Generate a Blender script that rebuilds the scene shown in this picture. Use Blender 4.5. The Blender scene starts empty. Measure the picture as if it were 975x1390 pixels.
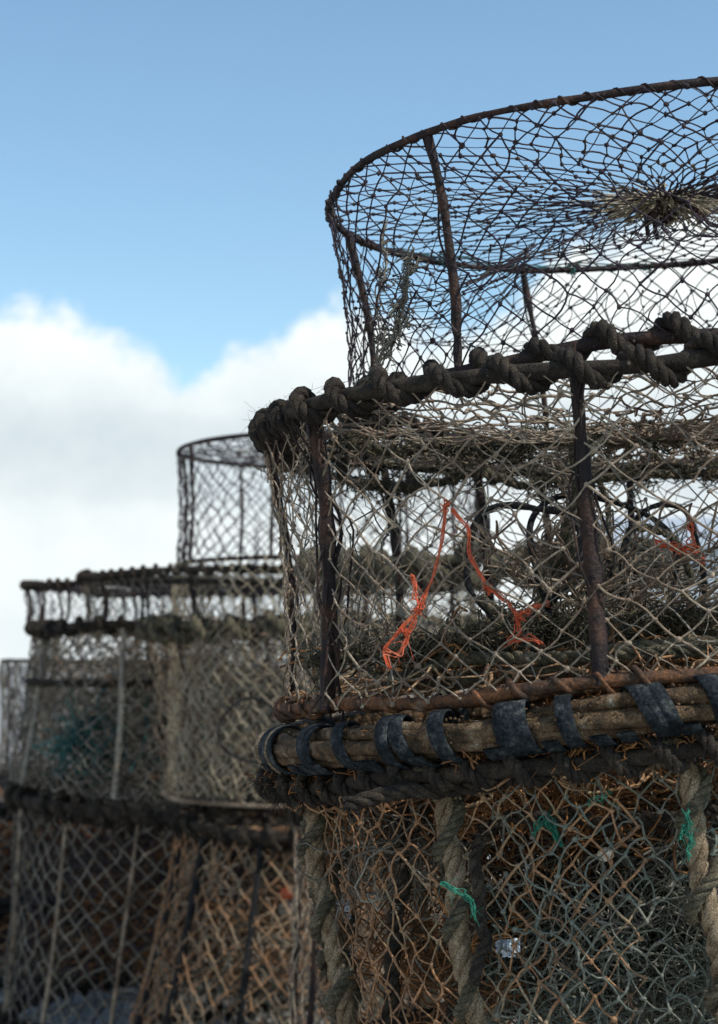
import bpy, math, random
import numpy as np
from mathutils import Vector, Matrix
random.seed(7)
rng = np.random.default_rng(11)
PI = math.pi
R = math.radians
C = bpy.context.scene
col = C.collection

# ------------------------------------------------------------------ camera
HC = 1.26                       # eye height
FPX = 2400.0                    # focal length in photo pixels (975 wide)
PITCH = math.atan(205 / FPX)
cam_d = bpy.data.cameras.new('camera')
cam = bpy.data.objects.new('camera', cam_d); col.objects.link(cam)
cam.location = (0, 0, HC)
cam.rotation_euler = (PI / 2 + PITCH, 0, 0)
cam_d.sensor_fit = 'HORIZONTAL'; cam_d.sensor_width = 36
cam_d.lens = 36 * FPX / 975
cam_d.clip_start = .05; cam_d.clip_end = 5000
cam_d.dof.use_dof = True; cam_d.dof.focus_distance = 2.28; cam_d.dof.aperture_fstop = 9.0
C.camera = cam

def at(px, py, Y):
    """world point on the ray of photo pixel px,py at depth Y"""
    dx, dy, dz = (px - 487.5), FPX, -(py - 695)
    c, s = math.cos(PITCH), math.sin(PITCH)
    wy = dy * c - dz * s; wz = dy * s + dz * c
    k = Y / wy
    return np.array([dx * k, Y, HC + wz * k])

# ------------------------------------------------------------------ materials
def nn(nt, t, **kw):
    n = nt.nodes.new(t)
    for k, v in kw.items(): setattr(n, k, v)
    return n

def mat(name, stops, rough=.85, scale=14, bump=.4, bscale=220, spec=.25, metal=0, detail=6, spk=.4):
    m = bpy.data.materials.new(name); m.use_nodes = True
    nt = m.node_tree; bs = nt.nodes['Principled BSDF']
    tc = nn(nt, 'ShaderNodeTexCoord')
    no = nn(nt, 'ShaderNodeTexNoise'); no.inputs['Scale'].default_value = scale
    no.inputs['Detail'].default_value = detail; no.inputs['Roughness'].default_value = .65
    nt.links.new(tc.outputs['Object'], no.inputs['Vector'])
    cr = nn(nt, 'ShaderNodeValToRGB')
    el = cr.color_ramp.elements
    while len(el) > 1: el.remove(el[-1])
    n = len(stops)
    el[0].position = stops[0][0]; el[0].color = (*stops[0][1], 1)
    for p, c in stops[1:]:
        e = el.new(p); e.color = (*c, 1)
    nt.links.new(no.outputs['Fac'], cr.inputs['Fac'])
    # fine speckle over the base
    n2 = nn(nt, 'ShaderNodeTexNoise'); n2.inputs['Scale'].default_value = bscale; n2.inputs['Detail'].default_value = 4
    nt.links.new(tc.outputs['Object'], n2.inputs['Vector'])
    mr = nn(nt, 'ShaderNodeMapRange'); mr.inputs[1].default_value = .3; mr.inputs[2].default_value = .7
    mr.inputs[3].default_value = 1 - spk; mr.inputs[4].default_value = 1 + spk
    nt.links.new(n2.outputs['Fac'], mr.inputs[0])
    mx = nn(nt, 'ShaderNodeVectorMath', operation='SCALE')
    nt.links.new(cr.outputs['Color'], mx.inputs[0]); nt.links.new(mr.outputs[0], mx.inputs['Scale'])
    nt.links.new(mx.outputs[0], bs.inputs['Base Color'])
    bs.inputs['Roughness'].default_value = rough
    bs.inputs['Specular IOR Level'].default_value = spec
    bs.inputs['Metallic'].default_value = metal
    if bump:
        bp = nn(nt, 'ShaderNodeBump'); bp.inputs['Strength'].default_value = bump; bp.inputs['Distance'].default_value = .003 if spk < .5 else .004
        nt.links.new(n2.outputs['Fac'], bp.inputs['Height']); nt.links.new(bp.outputs['Normal'], bs.inputs['Normal'])
    return m

M = {}
M['net_dark']  = mat('net_dark',  [(.3,(.02,.016,.026)),(.5,(.04,.03,.038)),(.62,(.08,.065,.055)),(.75,(.14,.12,.09))], scale=7)
M['net_tan']   = mat('net_tan',   [(.3,(0.088,0.056,0.040)),(.45,(0.188,0.138,0.098)),(.58,(0.288,0.231,0.169)),(.72,(0.362,0.312,0.237))], scale=9)
M['net_grey']  = mat('net_grey',  [(.3,(0.061,0.054,0.046)),(.45,(0.135,0.121,0.097)),(.6,(0.230,0.209,0.169)),(.75,(0.162,0.108,0.061))], scale=6)
M['net_rust']  = mat('net_rust',  [(.3,(.07,.045,.03)),(.42,(.2,.12,.07)),(.5,(.34,.18,.09)),(.58,(.25,.2,.13)),(.66,(.3,.17,.09)),(.75,(.28,.25,.19))], scale=8)
M['net_green'] = mat('net_green', [(.3,(.06,.06,.045)),(.45,(.17,.165,.13)),(.55,(.12,.145,.12)),(.65,(.24,.22,.17)),(.75,(.2,.14,.08))], scale=6)
M['net_teal']  = mat('net_teal',  [(.35,(.02,.06,.06)),(.55,(.03,.11,.10)),(.7,(.12,.18,.16))], scale=30)
M['weed']  = mat('weed',  [(.3,(0.051,0.031,0.017)),(.45,(0.153,0.076,0.034)),(.58,(0.289,0.128,0.043)),(.72,(0.170,0.136,0.085))], scale=9)
M['bar_dark']  = mat('bar_dark',  [(.3,(.010,.007,.008)),(.5,(.022,.014,.013)),(.68,(.07,.035,.022))], rough=.7, scale=22, bump=.8)
M['bar_brown'] = mat('bar_brown', [(.3,(.02,.014,.011)),(.48,(.06,.035,.022)),(.6,(.16,.07,.03)),(.7,(.13,.12,.1))], rough=.8, scale=18, bump=.9)
M['rope_dark'] = mat('rope_dark', [(.3,(.012,.009,.007)),(.5,(.028,.022,.017)),(.65,(.065,.05,.034)),(.76,(.025,.032,.04))], scale=45, bump=1, bscale=480, spk=.6)
M['rope_black']= mat('rope_black',[(.35,(.008,.008,.009)),(.55,(.018,.018,.019)),(.7,(.05,.046,.042))], scale=45, bump=1, bscale=480, spk=.6)
M['net_sand']  = mat('net_sand',  [(.3,(.17,.13,.085)),(.5,(.3,.25,.17)),(.7,(.4,.35,.26))], scale=12)
M['net_pale']  = mat('net_pale',  [(.3,(.3,.24,.15)),(.55,(.45,.39,.28)),(.75,(.55,.5,.4))], scale=20)
M['rope_tan']  = mat('rope_tan',  [(.3,(0.075,0.056,0.037)),(.45,(0.213,0.156,0.094)),(.6,(0.338,0.263,0.175)),(.72,(0.112,0.094,0.075))], scale=45, bump=1, bscale=480, spk=.6)
M['rope_olive']= mat('rope_olive',[(.3,(0.036,0.034,0.024)),(.5,(0.096,0.084,0.054)),(.7,(0.204,0.168,0.108))], scale=45, bump=1, bscale=480, spk=.6)
M['bundle']    = mat('bundle',    [(.28,(.02,.015,.01)),(.42,(.06,.04,.022)),(.54,(.13,.08,.042)),(.64,(.2,.155,.1)),(.74,(.42,.39,.34))], scale=45, bump=1, bscale=480, spk=.6)
M['strap']     = mat('strap',     [(.35,(.008,.010,.012)),(.52,(.016,.021,.025)),(.62,(.05,.055,.055)),(.76,(.14,.14,.13))], rough=.8, scale=38, bump=1, spec=.12, spk=.6)
M['orange']    = mat('orange_twine', [(.3,(.42,.07,.03)),(.55,(.62,.12,.05)),(.7,(.45,.18,.1))], rough=.5, scale=30, bump=.3)
M['green']     = mat('green_twine', [(.3,(.01,.09,.06)),(.6,(.02,.17,.11)),(.8,(.08,.2,.15))], rough=.5, scale=30, bump=.3)
M['wood']      = mat('wood', [(.35,(.16,.14,.11)),(.6,(.26,.24,.2)),(.75,(.34,.32,.28))], scale=30)
M['cream']     = mat('cream', [(.3,(.35,.27,.19)),(.5,(.6,.52,.4)),(.7,(.7,.66,.58))], rough=.5, scale=20)
M['lime']      = mat('lime', [(.3,(.16,.4,.03)),(.7,(.3,.6,.08))], rough=.4, scale=20)
M['bluewhite'] = mat('bluewhite', [(.3,(.25,.4,.6)),(.5,(.65,.72,.8)),(.7,(.8,.8,.82))], rough=.35, scale=30)
M['ground']    = mat('concrete', [(.3,(.22,.22,.21)),(.5,(.3,.3,.29)),(.7,(.38,.37,.35))], scale=.8, bscale=40, bump=.3)
M['shed']      = mat('painted_metal', [(.3,(.42,.48,.54)),(.7,(.55,.6,.64))], rough=.5, scale=.6, bump=0)
M['shed_roof'] = mat('roof_metal', [(.3,(.34,.38,.42)),(.7,(.42,.46,.5))], rough=.5, scale=.6, bump=0)
M['window']    = mat('window_glass', [(.3,(.04,.05,.06)),(.7,(.06,.07,.08))], rough=.15, scale=2, bump=0)
M['mast']      = mat('mast_paint', [(.3,(.05,.06,.07)),(.7,(.08,.09,.1))], rough=.5, scale=4, bump=0)

# ------------------------------------------------------------------ mesh machinery
class MB:
    def __init__(s): s.v = []; s.f = []; s.t = []; s.n = 0
    def tubes(s, P, rad, sides=5, cap=False, flat=1.0):
        """P (m,k,3) polylines, rad scalar | (k,) | (m,k)"""
        P = np.asarray(P, float)
        if P.ndim == 2: P = P[None]
        m, k, _ = P.shape
        rad = np.broadcast_to(np.asarray(rad, float), (m, k))
        T = np.gradient(P, axis=1); T /= np.linalg.norm(T, axis=2, keepdims=True) + 1e-12
        N = np.zeros_like(P)
        ref = np.where(np.abs(T[:, 0, 2:3]) > .9, np.array([[1., 0, 0]]), np.array([[0, 0, 1.]]))
        n0 = np.cross(T[:, 0], ref); n0 /= np.linalg.norm(n0, axis=1, keepdims=True) + 1e-12
        N[:, 0] = n0
        for i in range(1, k):
            n1 = N[:, i-1] - T[:, i] * np.sum(N[:, i-1] * T[:, i], axis=1, keepdims=True)
            n1 /= np.linalg.norm(n1, axis=1, keepdims=True) + 1e-12
            N[:, i] = n1
        B = np.cross(T, N)
        a = np.arange(sides) * 2 * PI / sides
        ca, sa = np.cos(a), np.sin(a) * flat
        V = P[:, :, None, :] + rad[:, :, None, None] * (ca[None, None, :, None] * N[:, :, None, :] + sa[None, None, :, None] * B[:, :, None, :])
        base = s.n
        idx = np.arange(m * k * sides).reshape(m, k, sides) + base
        nx = np.roll(idx, -1, axis=2)
        F = np.stack([idx[:, :-1], nx[:, :-1], nx[:, 1:], idx[:, 1:]], axis=-1).reshape(-1, 4)
        s.v.append(V.reshape(-1, 3)); s.f.append(F); s.n += m * k * sides
        if cap:
            for e in (0, k-1):
                s.v.append(P[:, e]); ci = np.arange(m) + s.n; s.n += m
                r = idx[:, e]; r2 = nx[:, e]
                cc = np.repeat(ci[:, None], sides, 1)
                s.t.append(np.stack([cc, r, r2], -1).reshape(-1, 3))
    def balls(s, P, rad):
        P = np.asarray(P, float); m = len(P)
        rad = np.broadcast_to(np.asarray(rad, float), (m,))
        V = ICO_V[None] * rad[:, None, None] * (1 + .25 * rng.standard_normal((m, 1, 3)).clip(-1.5, 1.5)) + P[:, None]
        F = ICO_F[None] + (np.arange(m) * len(ICO_V))[:, None, None] + s.n
        s.v.append(V.reshape(-1, 3)); s.t.append(F.reshape(-1, 3)); s.n += m * len(ICO_V)
    def box(s, c, d, rot=None):
        c = np.array(c, float); d = np.array(d, float) / 2
        V = np.array([[x, y, z] for x in (-1, 1) for y in (-1, 1) for z in (-1, 1)]) * d
        if rot is not None: V = V @ np.array(rot).T
        s.v.append(V + c)
        s.f.append(np.array([[0,1,3,2],[4,6,7,5],[0,4,5,1],[2,3,7,6],[0,2,6,4],[1,5,7,3]]) + s.n); s.n += 8
    def quads(s, V, F):
        s.v.append(np.asarray(V, float)); s.f.append(np.asarray(F) + s.n); s.n += len(V)
    def build(s, name, m, parent=None, origin=(0, 0, 0), smooth=True):
        V = np.concatenate(s.v) - np.asarray(origin, float)
        Q = np.concatenate(s.f) if s.f else np.zeros((0, 4), int)
        Tt = np.concatenate(s.t) if s.t else np.zeros((0, 3), int)
        me = bpy.data.meshes.new(name)
        nl = Q.size + Tt.size; nf = len(Q) + len(Tt)
        me.vertices.add(len(V)); me.vertices.foreach_set('co', V.astype(np.float32).ravel())
        me.loops.add(nl); me.loops.foreach_set('vertex_index', np.concatenate([Q.ravel(), Tt.ravel()]).astype(np.int32))
        me.polygons.add(nf)
        st = np.concatenate([np.arange(len(Q)) * 4, Q.size + np.arange(len(Tt)) * 3]).astype(np.int32)
        me.polygons.foreach_set('loop_start', st)
        me.polygons.foreach_set('use_smooth', np.full(nf, smooth))
        me.update(calc_edges=True); me.validate()
        me.materials.append(M[m])
        o = bpy.data.objects.new(name, me); col.objects.link(o)
        if parent is not None: o.parent = parent
        else: o.location = origin
        return o

_p = (1 + 5 ** .5) / 2
ICO_V = np.array([(-1,_p,0),(1,_p,0),(-1,-_p,0),(1,-_p,0),(0,-1,_p),(0,1,_p),(0,-1,-_p),(0,1,-_p),(_p,0,-1),(_p,0,1),(-_p,0,-1),(-_p,0,1)]) / math.hypot(1, _p)
ICO_F = np.array([(0,11,5),(0,5,1),(0,1,7),(0,7,10),(0,10,11),(1,5,9),(5,11,4),(11,10,2),(10,7,6),(7,1,8),(3,9,4),(3,4,2),(3,2,6),(3,6,8),(3,8,9),(4,9,5),(2,4,11),(6,2,10),(8,6,7),(9,8,1)])

def empty(name, loc):
    o = bpy.data.objects.new(name, None); col.objects.link(o); o.location = [float(c) for c in loc]
    o.empty_display_size = .1
    return o
def tag(o, label=None, cat=None, group=None, kind=None):
    if label: o['label'] = label
    if cat: o['category'] = cat
    if group: o['group'] = group
    if kind: o['kind'] = kind
    return o

def snoise(n, step, amp=1.0, dims=None, closed=False):
    """smooth 1-D noise of n samples with a knot every `step` samples"""
    k = max(3, int(n / step) + 2)
    sh = (k,) if dims is None else (k, dims)
    r = rng.standard_normal(sh)
    if closed: r[-1] = r[0]
    x = np.linspace(0, k - 1, n); i = np.minimum(x.astype(int), k - 2); f = x - i; f = f * f * (3 - 2 * f)
    if dims is not None: f = f[:, None]
    return amp * (r[i] * (1 - f) + r[i + 1] * f)

def frames(P):
    T = np.gradient(P, axis=0); T /= np.linalg.norm(T, axis=1, keepdims=True) + 1e-12
    N = np.zeros_like(P)
    ref = np.array([0, 0, 1.]) if abs(T[0, 2]) < .9 else np.array([1., 0, 0])
    n = np.cross(T[0], ref); n /= np.linalg.norm(n); N[0] = n
    for i in range(1, len(P)):
        n = n - T[i] * n.dot(T[i]); n /= np.linalg.norm(n); N[i] = n
    return T, N, np.cross(T, N)

def resample(P, n):
    P = np.asarray(P, float)
    d = np.r_[0, np.cumsum(np.linalg.norm(np.diff(P, axis=0), axis=1))]
    # catmull-ish: linear resample then smooth
    s = np.linspace(0, d[-1], n)
    Q = np.stack([np.interp(s, d, P[:, k]) for k in range(3)], 1)
    w = max(1, n // (len(P) * 3))
    for _ in range(w):
        Q[1:-1] = .25 * Q[:-2] + .5 * Q[1:-1] + .25 * Q[2:]
    return Q
def length(P): return float(np.sum(np.linalg.norm(np.diff(P, axis=0), axis=1)))

def rope(mb, P, rad, pitch=None, strands=3, sides=6, spt=9, lump=.08, fuzz=0, fuzzlen=.012):
    """a laid rope of three strands along P"""
    pitch = pitch or rad * 6
    L = length(P); n = max(12, int(L / pitch * spt))
    Q = resample(P, n); T, N, B = frames(Q)
    s = np.linspace(0, L, n)
    for j in range(strands):
        a = 2 * PI * (s / pitch + j / strands)
        off = rad * .54
        c = Q + off * (np.cos(a)[:, None] * N + np.sin(a)[:, None] * B)
        mb.tubes(c, rad * .52 * (1 + snoise(n, 6, lump)), sides, cap=True)
    if fuzz:
        hairs(mb, Q, int(L * fuzz), fuzzlen, base=rad * .8)

def hairs(mb, Q, cnt, ln, base=.005, rad=.00045, k=5):
    i = rng.integers(0, len(Q), cnt)
    d = rng.standard_normal((cnt, 3)); d /= np.linalg.norm(d, axis=1, keepdims=True)
    t = rng.standard_normal((cnt, 3)) * .8
    l = ln * (.4 + rng.random((cnt, 1)) * 1.2)
    u = np.linspace(0, 1, k)[None, :, None]
    P = Q[i][:, None] + d[:, None] * (base + l[:, None] * u) + t[:, None] * l[:, None] * u ** 2 + np.array([0, 0, -.5]) * l[:, None] * u ** 2
    mb.tubes(P, rad * np.linspace(1, .5, k)[None], 3)

def wrapped(mb, P, core, rad, pitch, spt=12, jit=.12, phase=0, twist=True, fuzz=0):
    """a rope wound as a helix around the curve P of core radius `core`"""
    L = length(P); n = int(L / pitch * spt)
    Q = resample(P, n); T, N, B = frames(Q)
    s = np.linspace(0, L, n)
    a = phase + 2 * PI * s / pitch + snoise(n, spt * 2, .35)
    rr = (core + rad * .75) * (1 + snoise(n, spt, jit))
    H = Q + rr[:, None] * (np.cos(a)[:, None] * N + np.sin(a)[:, None] * B)
    if twist: rope(mb, H, rad, pitch=rad * 4.6, sides=6, spt=8, lump=.10)
    else: mb.tubes(H, rad * (1 + snoise(n, 4, .16)), 8)
    if fuzz: hairs(mb, H, int(L * fuzz * 3), .007, base=rad * .85, rad=.00035)

def net(mb, surf, nc, nr, rad, knot=0, jit=.004, k=4, sag=.003, t0=0., t1=1., p0=0., p1=2 * PI, drop=0.0, smooth=.0, hang=0.0, wild=.06, drift=.2):
    """a diamond mesh laid on surf(phi, t) -> (n,3)"""
    closed = abs((p1 - p0) - 2 * PI) < 1e-6
    I, J = np.meshgrid(np.arange(nc + (0 if closed else 1)), np.arange(nr + 1), indexing='ij')
    phi = p0 + (I + .5 * (J % 2)) / nc * (p1 - p0)
    # slow drifts of the meshes make the diamonds uneven
    phi = phi + drift * (p1 - p0) / nc * np.sin(3.1 * phi + J * .35 + rng.random() * 6) + wild * (p1 - p0) / nc * rng.standard_normal(phi.shape)
    t = t0 + (t1 - t0) * J / nr + .09 / nr * rng.standard_normal(J.shape) * (t1 - t0) * ((J > 0) & (J < nr))
    P = surf(phi.ravel(), t.ravel()).reshape(*phi.shape, 3)
    inner = ((J > 0) & (J < nr))[..., None]
    P = P + jit * rng.standard_normal(P.shape) * inner
    A = []; Bq = []
    n = P.shape[0]
    for j in range(nr):
        if j % 2 == 0: pairs = ((0, 0), (0, -1))
        else: pairs = ((0, 0), (0, 1))
        for _, o in pairs:
            i = np.arange(n); i2 = i + o
            if closed: i2 %= n
            ok = (i2 >= 0) & (i2 < n)
            A.append(P[i[ok], j]); Bq.append(P[i2[ok], j + 1])
    A = np.concatenate(A); Bq = np.concatenate(Bq)
    if drop:
        ok = rng.random(len(A)) > drop; A = A[ok]; Bq = Bq[ok]
    u = np.linspace(0, 1, k)[None, :, None]
    bow = rng.standard_normal((len(A), 1, 3)) * sag + np.array([0, 0, -hang])
    L = A[:, None] * (1 - u) + Bq[:, None] * u + bow * 4 * u * (1 - u)
    rr = rad * (1 + .22 * rng.standard_normal((len(A), 1))).clip(.5, 1.6) * np.ones((1, k))
    mb.tubes(L, rr, 5)
    if knot: mb.balls(P.reshape(-1, 3), knot * (1 + .3 * rng.random(P.shape[0] * P.shape[1])))

def tangle(mb, c, rads, cnt, rad, ln=.12, k=9, curl=1.0, disc=False):
    """loose curling strands through an ellipsoid"""
    c = np.array(c, float); rads = np.array(rads, float)
    s = rng.standard_normal((cnt, 3)); s /= np.linalg.norm(s, axis=1, keepdims=True)
    s *= rng.random((cnt, 1)) ** (1 / 2.2)
    s = c + s * rads
    d = rng.standard_normal((cnt, 3)); d[:, 2] *= .7; d /= np.linalg.norm(d, axis=1, keepdims=True)
    P = [s]
    step = ln / (k - 1)
    for i in range(1, k):
        d = d + .45 * curl * rng.standard_normal((cnt, 3)) - .25 * (P[-1] - c) / (rads + 1e-6) * .5
        d /= np.linalg.norm(d, axis=1, keepdims=True)
        P.append(P[-1] + d * step * (.6 + .8 * rng.random((cnt, 1))))
    P = np.stack(P, 1)
    mb.tubes(P, rad * (.7 + .6 * rng.random((cnt, 1))) * np.ones((1, k)), 4)

# ------------------------------------------------------------------ pots
class Pot:
    """a round pot between two rings, each with its own centre, radius and lean"""
    def __init__(s, name, label, T, rT, tT, B, rB, tB, waist=.015, group=None, oval=1.0):
        s.T = np.array(T, float); s.rT = rT; s.tT = R(tT); s.B = np.array(B, float); s.rB = rB; s.tB = R(tB); s.waist = waist
        s.oval = oval
        s.root = empty(name, s.B - np.array([0, 0, 0]))
        tag(s.root, label, 'fishing pot', group or 'round netted fishing pots piled in stacks')
    def ringpt(s, phi, t, dr=0.0):
        """phi 0 = towards the camera, negative = to the left"""
        phi = np.asarray(phi, float); t = np.asarray(t, float) + 0 * phi
        out = 0
        for (c, r, tl, w) in ((s.T, s.rT, s.tT, t), (s.B, s.rB, s.tB, 1 - t)):
            x = (r + dr) * np.sin(phi); y = -(r + dr) * s.oval * np.cos(phi)
            p = np.stack([c[0] + x * math.cos(tl), c[1] + y, c[2] + x * math.sin(tl)], -1)
            out = out + p * w[..., None]
        k = s.waist * np.sin(PI * t.clip(0, 1))
        out[..., 0] -= k * np.sin(phi); out[..., 1] += k * np.cos(phi)
        return out
    def ring(s, t, n=160, dr=0.0, wob=.004, dz=0.0, p0=0.0):
        phi = np.linspace(p0, p0 + 2 * PI, n)
        P = s.ringpt(phi, np.full(n, t), dr)
        w = snoise(n, 9, wob, 3, closed=True)
        P = P + w; P[:, 2] += dz
        P[-1] = P[0]
        return P
    def add(s, mb, name, m, parent=None, label=None):
        o = mb.build(name, m, parent or s.root, origin=s.B)
        if label: o['label'] = label
        return o
    def post(s, phi_deg, rad, m='bar_dark', t0=0., t1=1., phi2=None, lump=.12, dr=0, wrap=None, name='post', sides=8, strandy=0):
        a0 = R(phi_deg); a1 = R(phi2) if phi2 is not None else a0
        n = 26; t = np.linspace(t0, t1, n)
        P = s.ringpt(np.linspace(a0, a1, n), t, dr) + snoise(n, 7, min(.0015, rad * .18), 3)
        mb = MB(); mb.tubes(P, rad * (1 + snoise(n, 2, lump)), sides, cap=True)
        for q in range(strandy):
            off = snoise(n, 6, rad * 1.3, 3) + rng.standard_normal(3) * rad * .7
            mb.tubes(P + off, .0016, 5)
        o = s.add(mb, name, m)
        if wrap:
            mw, wr, wp = wrap
            mb = MB(); wrapped(mb, P, rad, wr, wp, fuzz=60)
            w = s.add(mb, 'rope_winding', mw, o)
        return o
    def side_net(s, nc, nr, rad, m, knot=0, jit=.004, drop=.02, name='side_netting', t0=0., t1=1., dr=0.004, sag=.003):
        mb = MB(); net(mb, lambda p, t: s.ringpt(p, t, dr), nc, nr, rad, knot, jit, drop=drop, t0=t0, t1=t1, sag=sag)
        return s.add(mb, name, m)
    def disc_net(s, t, nc, nr, rad, m, knot=0, depth=.02, rin=.05, name='top_netting', jit=.003, drop=.01, mb=None, up=0, sag=.003, p0=0., p1=2*PI):
        own = mb is None
        mb = mb or MB()
        c = s.T * t + s.B * (1 - t)
        def sf(p, u):
            e = s.ringpt(p, np.full(p.shape, t))
            f = 1 - u * (1 - rin)
            q = c + (e - c) * f[:, None]
            q[:, 2] -= depth * (1 - f ** 2) - up * np.sin(PI * f) 
            return q
        net(mb, sf, nc, nr, rad, knot, jit, drop=drop, sag=sag, p0=p0, p1=p1)
        if own: return s.add(mb, name, m)
    def funnel(s, t_out, r_in, c_in, nc, nr, rad, m, p0=0., p1=2 * PI, name='funnel_netting', knot=0, jit=.006, dr=-.01, nrm=(0, 0, 1), drop=.02):
        """net from the wall at height t_out to a small hoop around c_in (world) with normal nrm"""
        c_in = np.array(c_in, float); nz = np.array(nrm, float); nz /= np.linalg.norm(nz)
        ax = -np.cross(nz, [0, 1, 0]) if abs(nz[1]) < .9 else -np.cross(nz, [0, 0, 1]); ax /= np.linalg.norm(ax); ay = np.cross(nz, ax)
        def sf(p, u):
            e = s.ringpt(p, np.full(p.shape, t_out), dr)
            i = c_in + r_in * (np.sin(p)[:, None] * ax - np.cos(p)[:, None] * ay)
            q = e * (1 - u)[:, None] + i * u[:, None]
            q[:, 2] -= .03 * np.sin(PI * u)
            return q
        mb = MB(); net(mb, sf, nc, nr, rad, knot, jit, p0=p0, p1=p1, drop=drop)
        return s.add(mb, name, m)

def hoop(pot, c, r, nrm, rad, m='bar_dark', name='entrance_hoop', sq=1.0, wrap=None):
    nz = np.array(nrm, float); nz /= np.linalg.norm(nz)
    ax = np.cross(nz, [0, 0, 1]) if abs(nz[2]) < .9 else np.cross(nz, [0, 1, 0]); ax /= np.linalg.norm(ax); ay = np.cross(nz, ax)
    a = np.linspace(0, 2 * PI, 60)
    P = np.array(c) + r * (np.cos(a)[:, None] * ax + sq * np.sin(a)[:, None] * ay) + snoise(60, 9, r * .07, 3, True)
    P[-1] = P[0]
    mb = MB(); mb.tubes(P, rad * (1 + snoise(60, 3, .12)), 8)
    if wrap: wrapped(mb, P, rad, wrap, wrap * 5, twist=False)
    return pot.add(mb, name, m)

G1 = 'pots of the nearest stack'
# ================================================================== FRONT STACK
# ---- pot A (top)
TA = at(907, 262, 2.58); TA_h = .302; tA = 2.6
BA = TA + np.array([math.sin(R(3.6)) * TA_h, 0, -math.cos(R(3.6)) * TA_h])
A = Pot('fishing_pot', 'top pot of the nearest stack, thin dark netting on a bare frame against sky', TA, .505, tA, BA, .488, 3.2, waist=.012, group=G1)
P = A.ring(1.0, wob=.0035)
mb = MB(); mb.tubes(P, .0052 * (1 + snoise(160, 2, .1, closed=True)), 8)
topr = A.add(mb, 'top_ring', 'bar_dark')
mb = MB(); wrapped(mb, P, .0042, .0016, .034, twist=False, spt=9, jit=.3); A.add(mb, 'cord_winding', 'bar_dark', topr)
P = A.ring(0.0, wob=.004)
mb = MB(); mb.tubes(P, .009, 8); br = A.add(mb, 'bottom_ring', 'bar_dark')
mb = MB(); wrapped(mb, P, .007, .0115, .085, jit=.2, fuzz=110); A.add(mb, 'rope_winding', 'rope_dark', br)
for ph, ph2, r in ((-47, -46, .0058), (-109, -112, .0056), (-160, -162, .005), (14, 14, .0065), (72, 72, .006), (128, 128, .006)):
    A.post(ph2, r, 'bar_dark', phi2=ph, strandy=1)
A.side_net(62, 13, .00105, 'net_dark', knot=.0027, jit=.002, drop=.01, sag=.002)
A.disc_net(1.0, 60, 15, .00105, 'net_dark', knot=.0028, depth=.012, rin=.05, jit=.0018, sag=.0012)
cA = A.T + np.array([0, 0, -.012])
A.funnel(.50, .24, cA + np.array([.02, 0, -.085]), 56, 6, .0008, 'net_dark', knot=.0022, jit=.003)
# gathered tuft in the middle of the top net
mb = MB()
n = 420; ang = rng.random(n) * 2 * PI; ln = .03 + .12 * rng.random(n) ** 1.8
u = np.linspace(0, 1, 8)[None, :, None]
dr_ = np.stack([np.cos(ang), .4 * np.sin(ang), .07 * rng.standard_normal(n)], 1)
c0 = cA + rng.standard_normal((n, 3)) * np.array([.012, .012, .006])
Q = c0[:, None] + dr_[:, None] * ln[:, None, None] * u + rng.standard_normal((n, 1, 3)) * .012 * u ** 2 + np.array([0, 0, -.012]) * u ** 2
mb.tubes(Q, .0008, 3)
tangle(mb, cA + np.array([0, 0, -.004]), (.035, .02, .008), 150, .0011, ln=.05, curl=1.6)
A.add(mb, 'gathered_knot', 'net_pale')
mb = MB()
tangle(mb, cA + np.array([-.01, 0, -.016]), (.012, .012, .012), 60, .0018, ln=.04, curl=2)
for pts in ([(895, 272), (888, 300), (893, 325)], [(915, 268), (945, 285), (965, 305), (1000, 310)], [(900, 280), (878, 300), (880, 320)]):
    W = np.array([at(x, y, 2.55) for x, y in pts]); rope(mb, W, .0035, fuzz=150, fuzzlen=.006)
A.add(mb, 'draw_cord', 'bar_dark')
# teal twine lashing along the far side of the ring and ragged strands at the left wall
mb = MB()
Pt = A.ringpt(np.linspace(R(-128), R(-190), 60), np.full(60, 1.0)) + snoise(60, 4, .003, 3)
for q in range(4): mb.tubes(Pt + snoise(60, 6, .006, 3) + np.array([0, 0, .006]), .0013, 5)
for q in range(5):
    c = A.ringpt(np.array([R(-128 - 18 * q * .8)]), np.array([1.0]))[0] + rng.standard_normal(3) * .006
    tangle(mb, c, (.01, .01, .01), 9, .001, ln=.025, curl=1.8)
A.add(mb, 'twine_lashing', 'net_teal')
mb = MB()
W0 = resample([at(x, y, d) for x, y, d in ((560, 335, 2.25), (548, 400, 2.24), (540, 450, 2.25), (515, 490, 2.28), (500, 520, 2.3))], 40)
W1 = resample([at(x, y, d) for x, y, d in ((522, 300, 2.5), (520, 370, 2.45), (508, 420, 2.4), (522, 470, 2.33), (505, 525, 2.3))], 40)
for W_ in (W0, W0, W1):
    for q in range(3): mb.tubes(W_ + snoise(40, 5, .004, 3), .0012, 5)
    for q in range(7): tangle(mb, W_[rng.integers(3, 38)], (.006, .006, .012), 7, .001, ln=.03, curl=1.4)
A.add(mb, 'loose_strands', 'net_grey')

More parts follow.
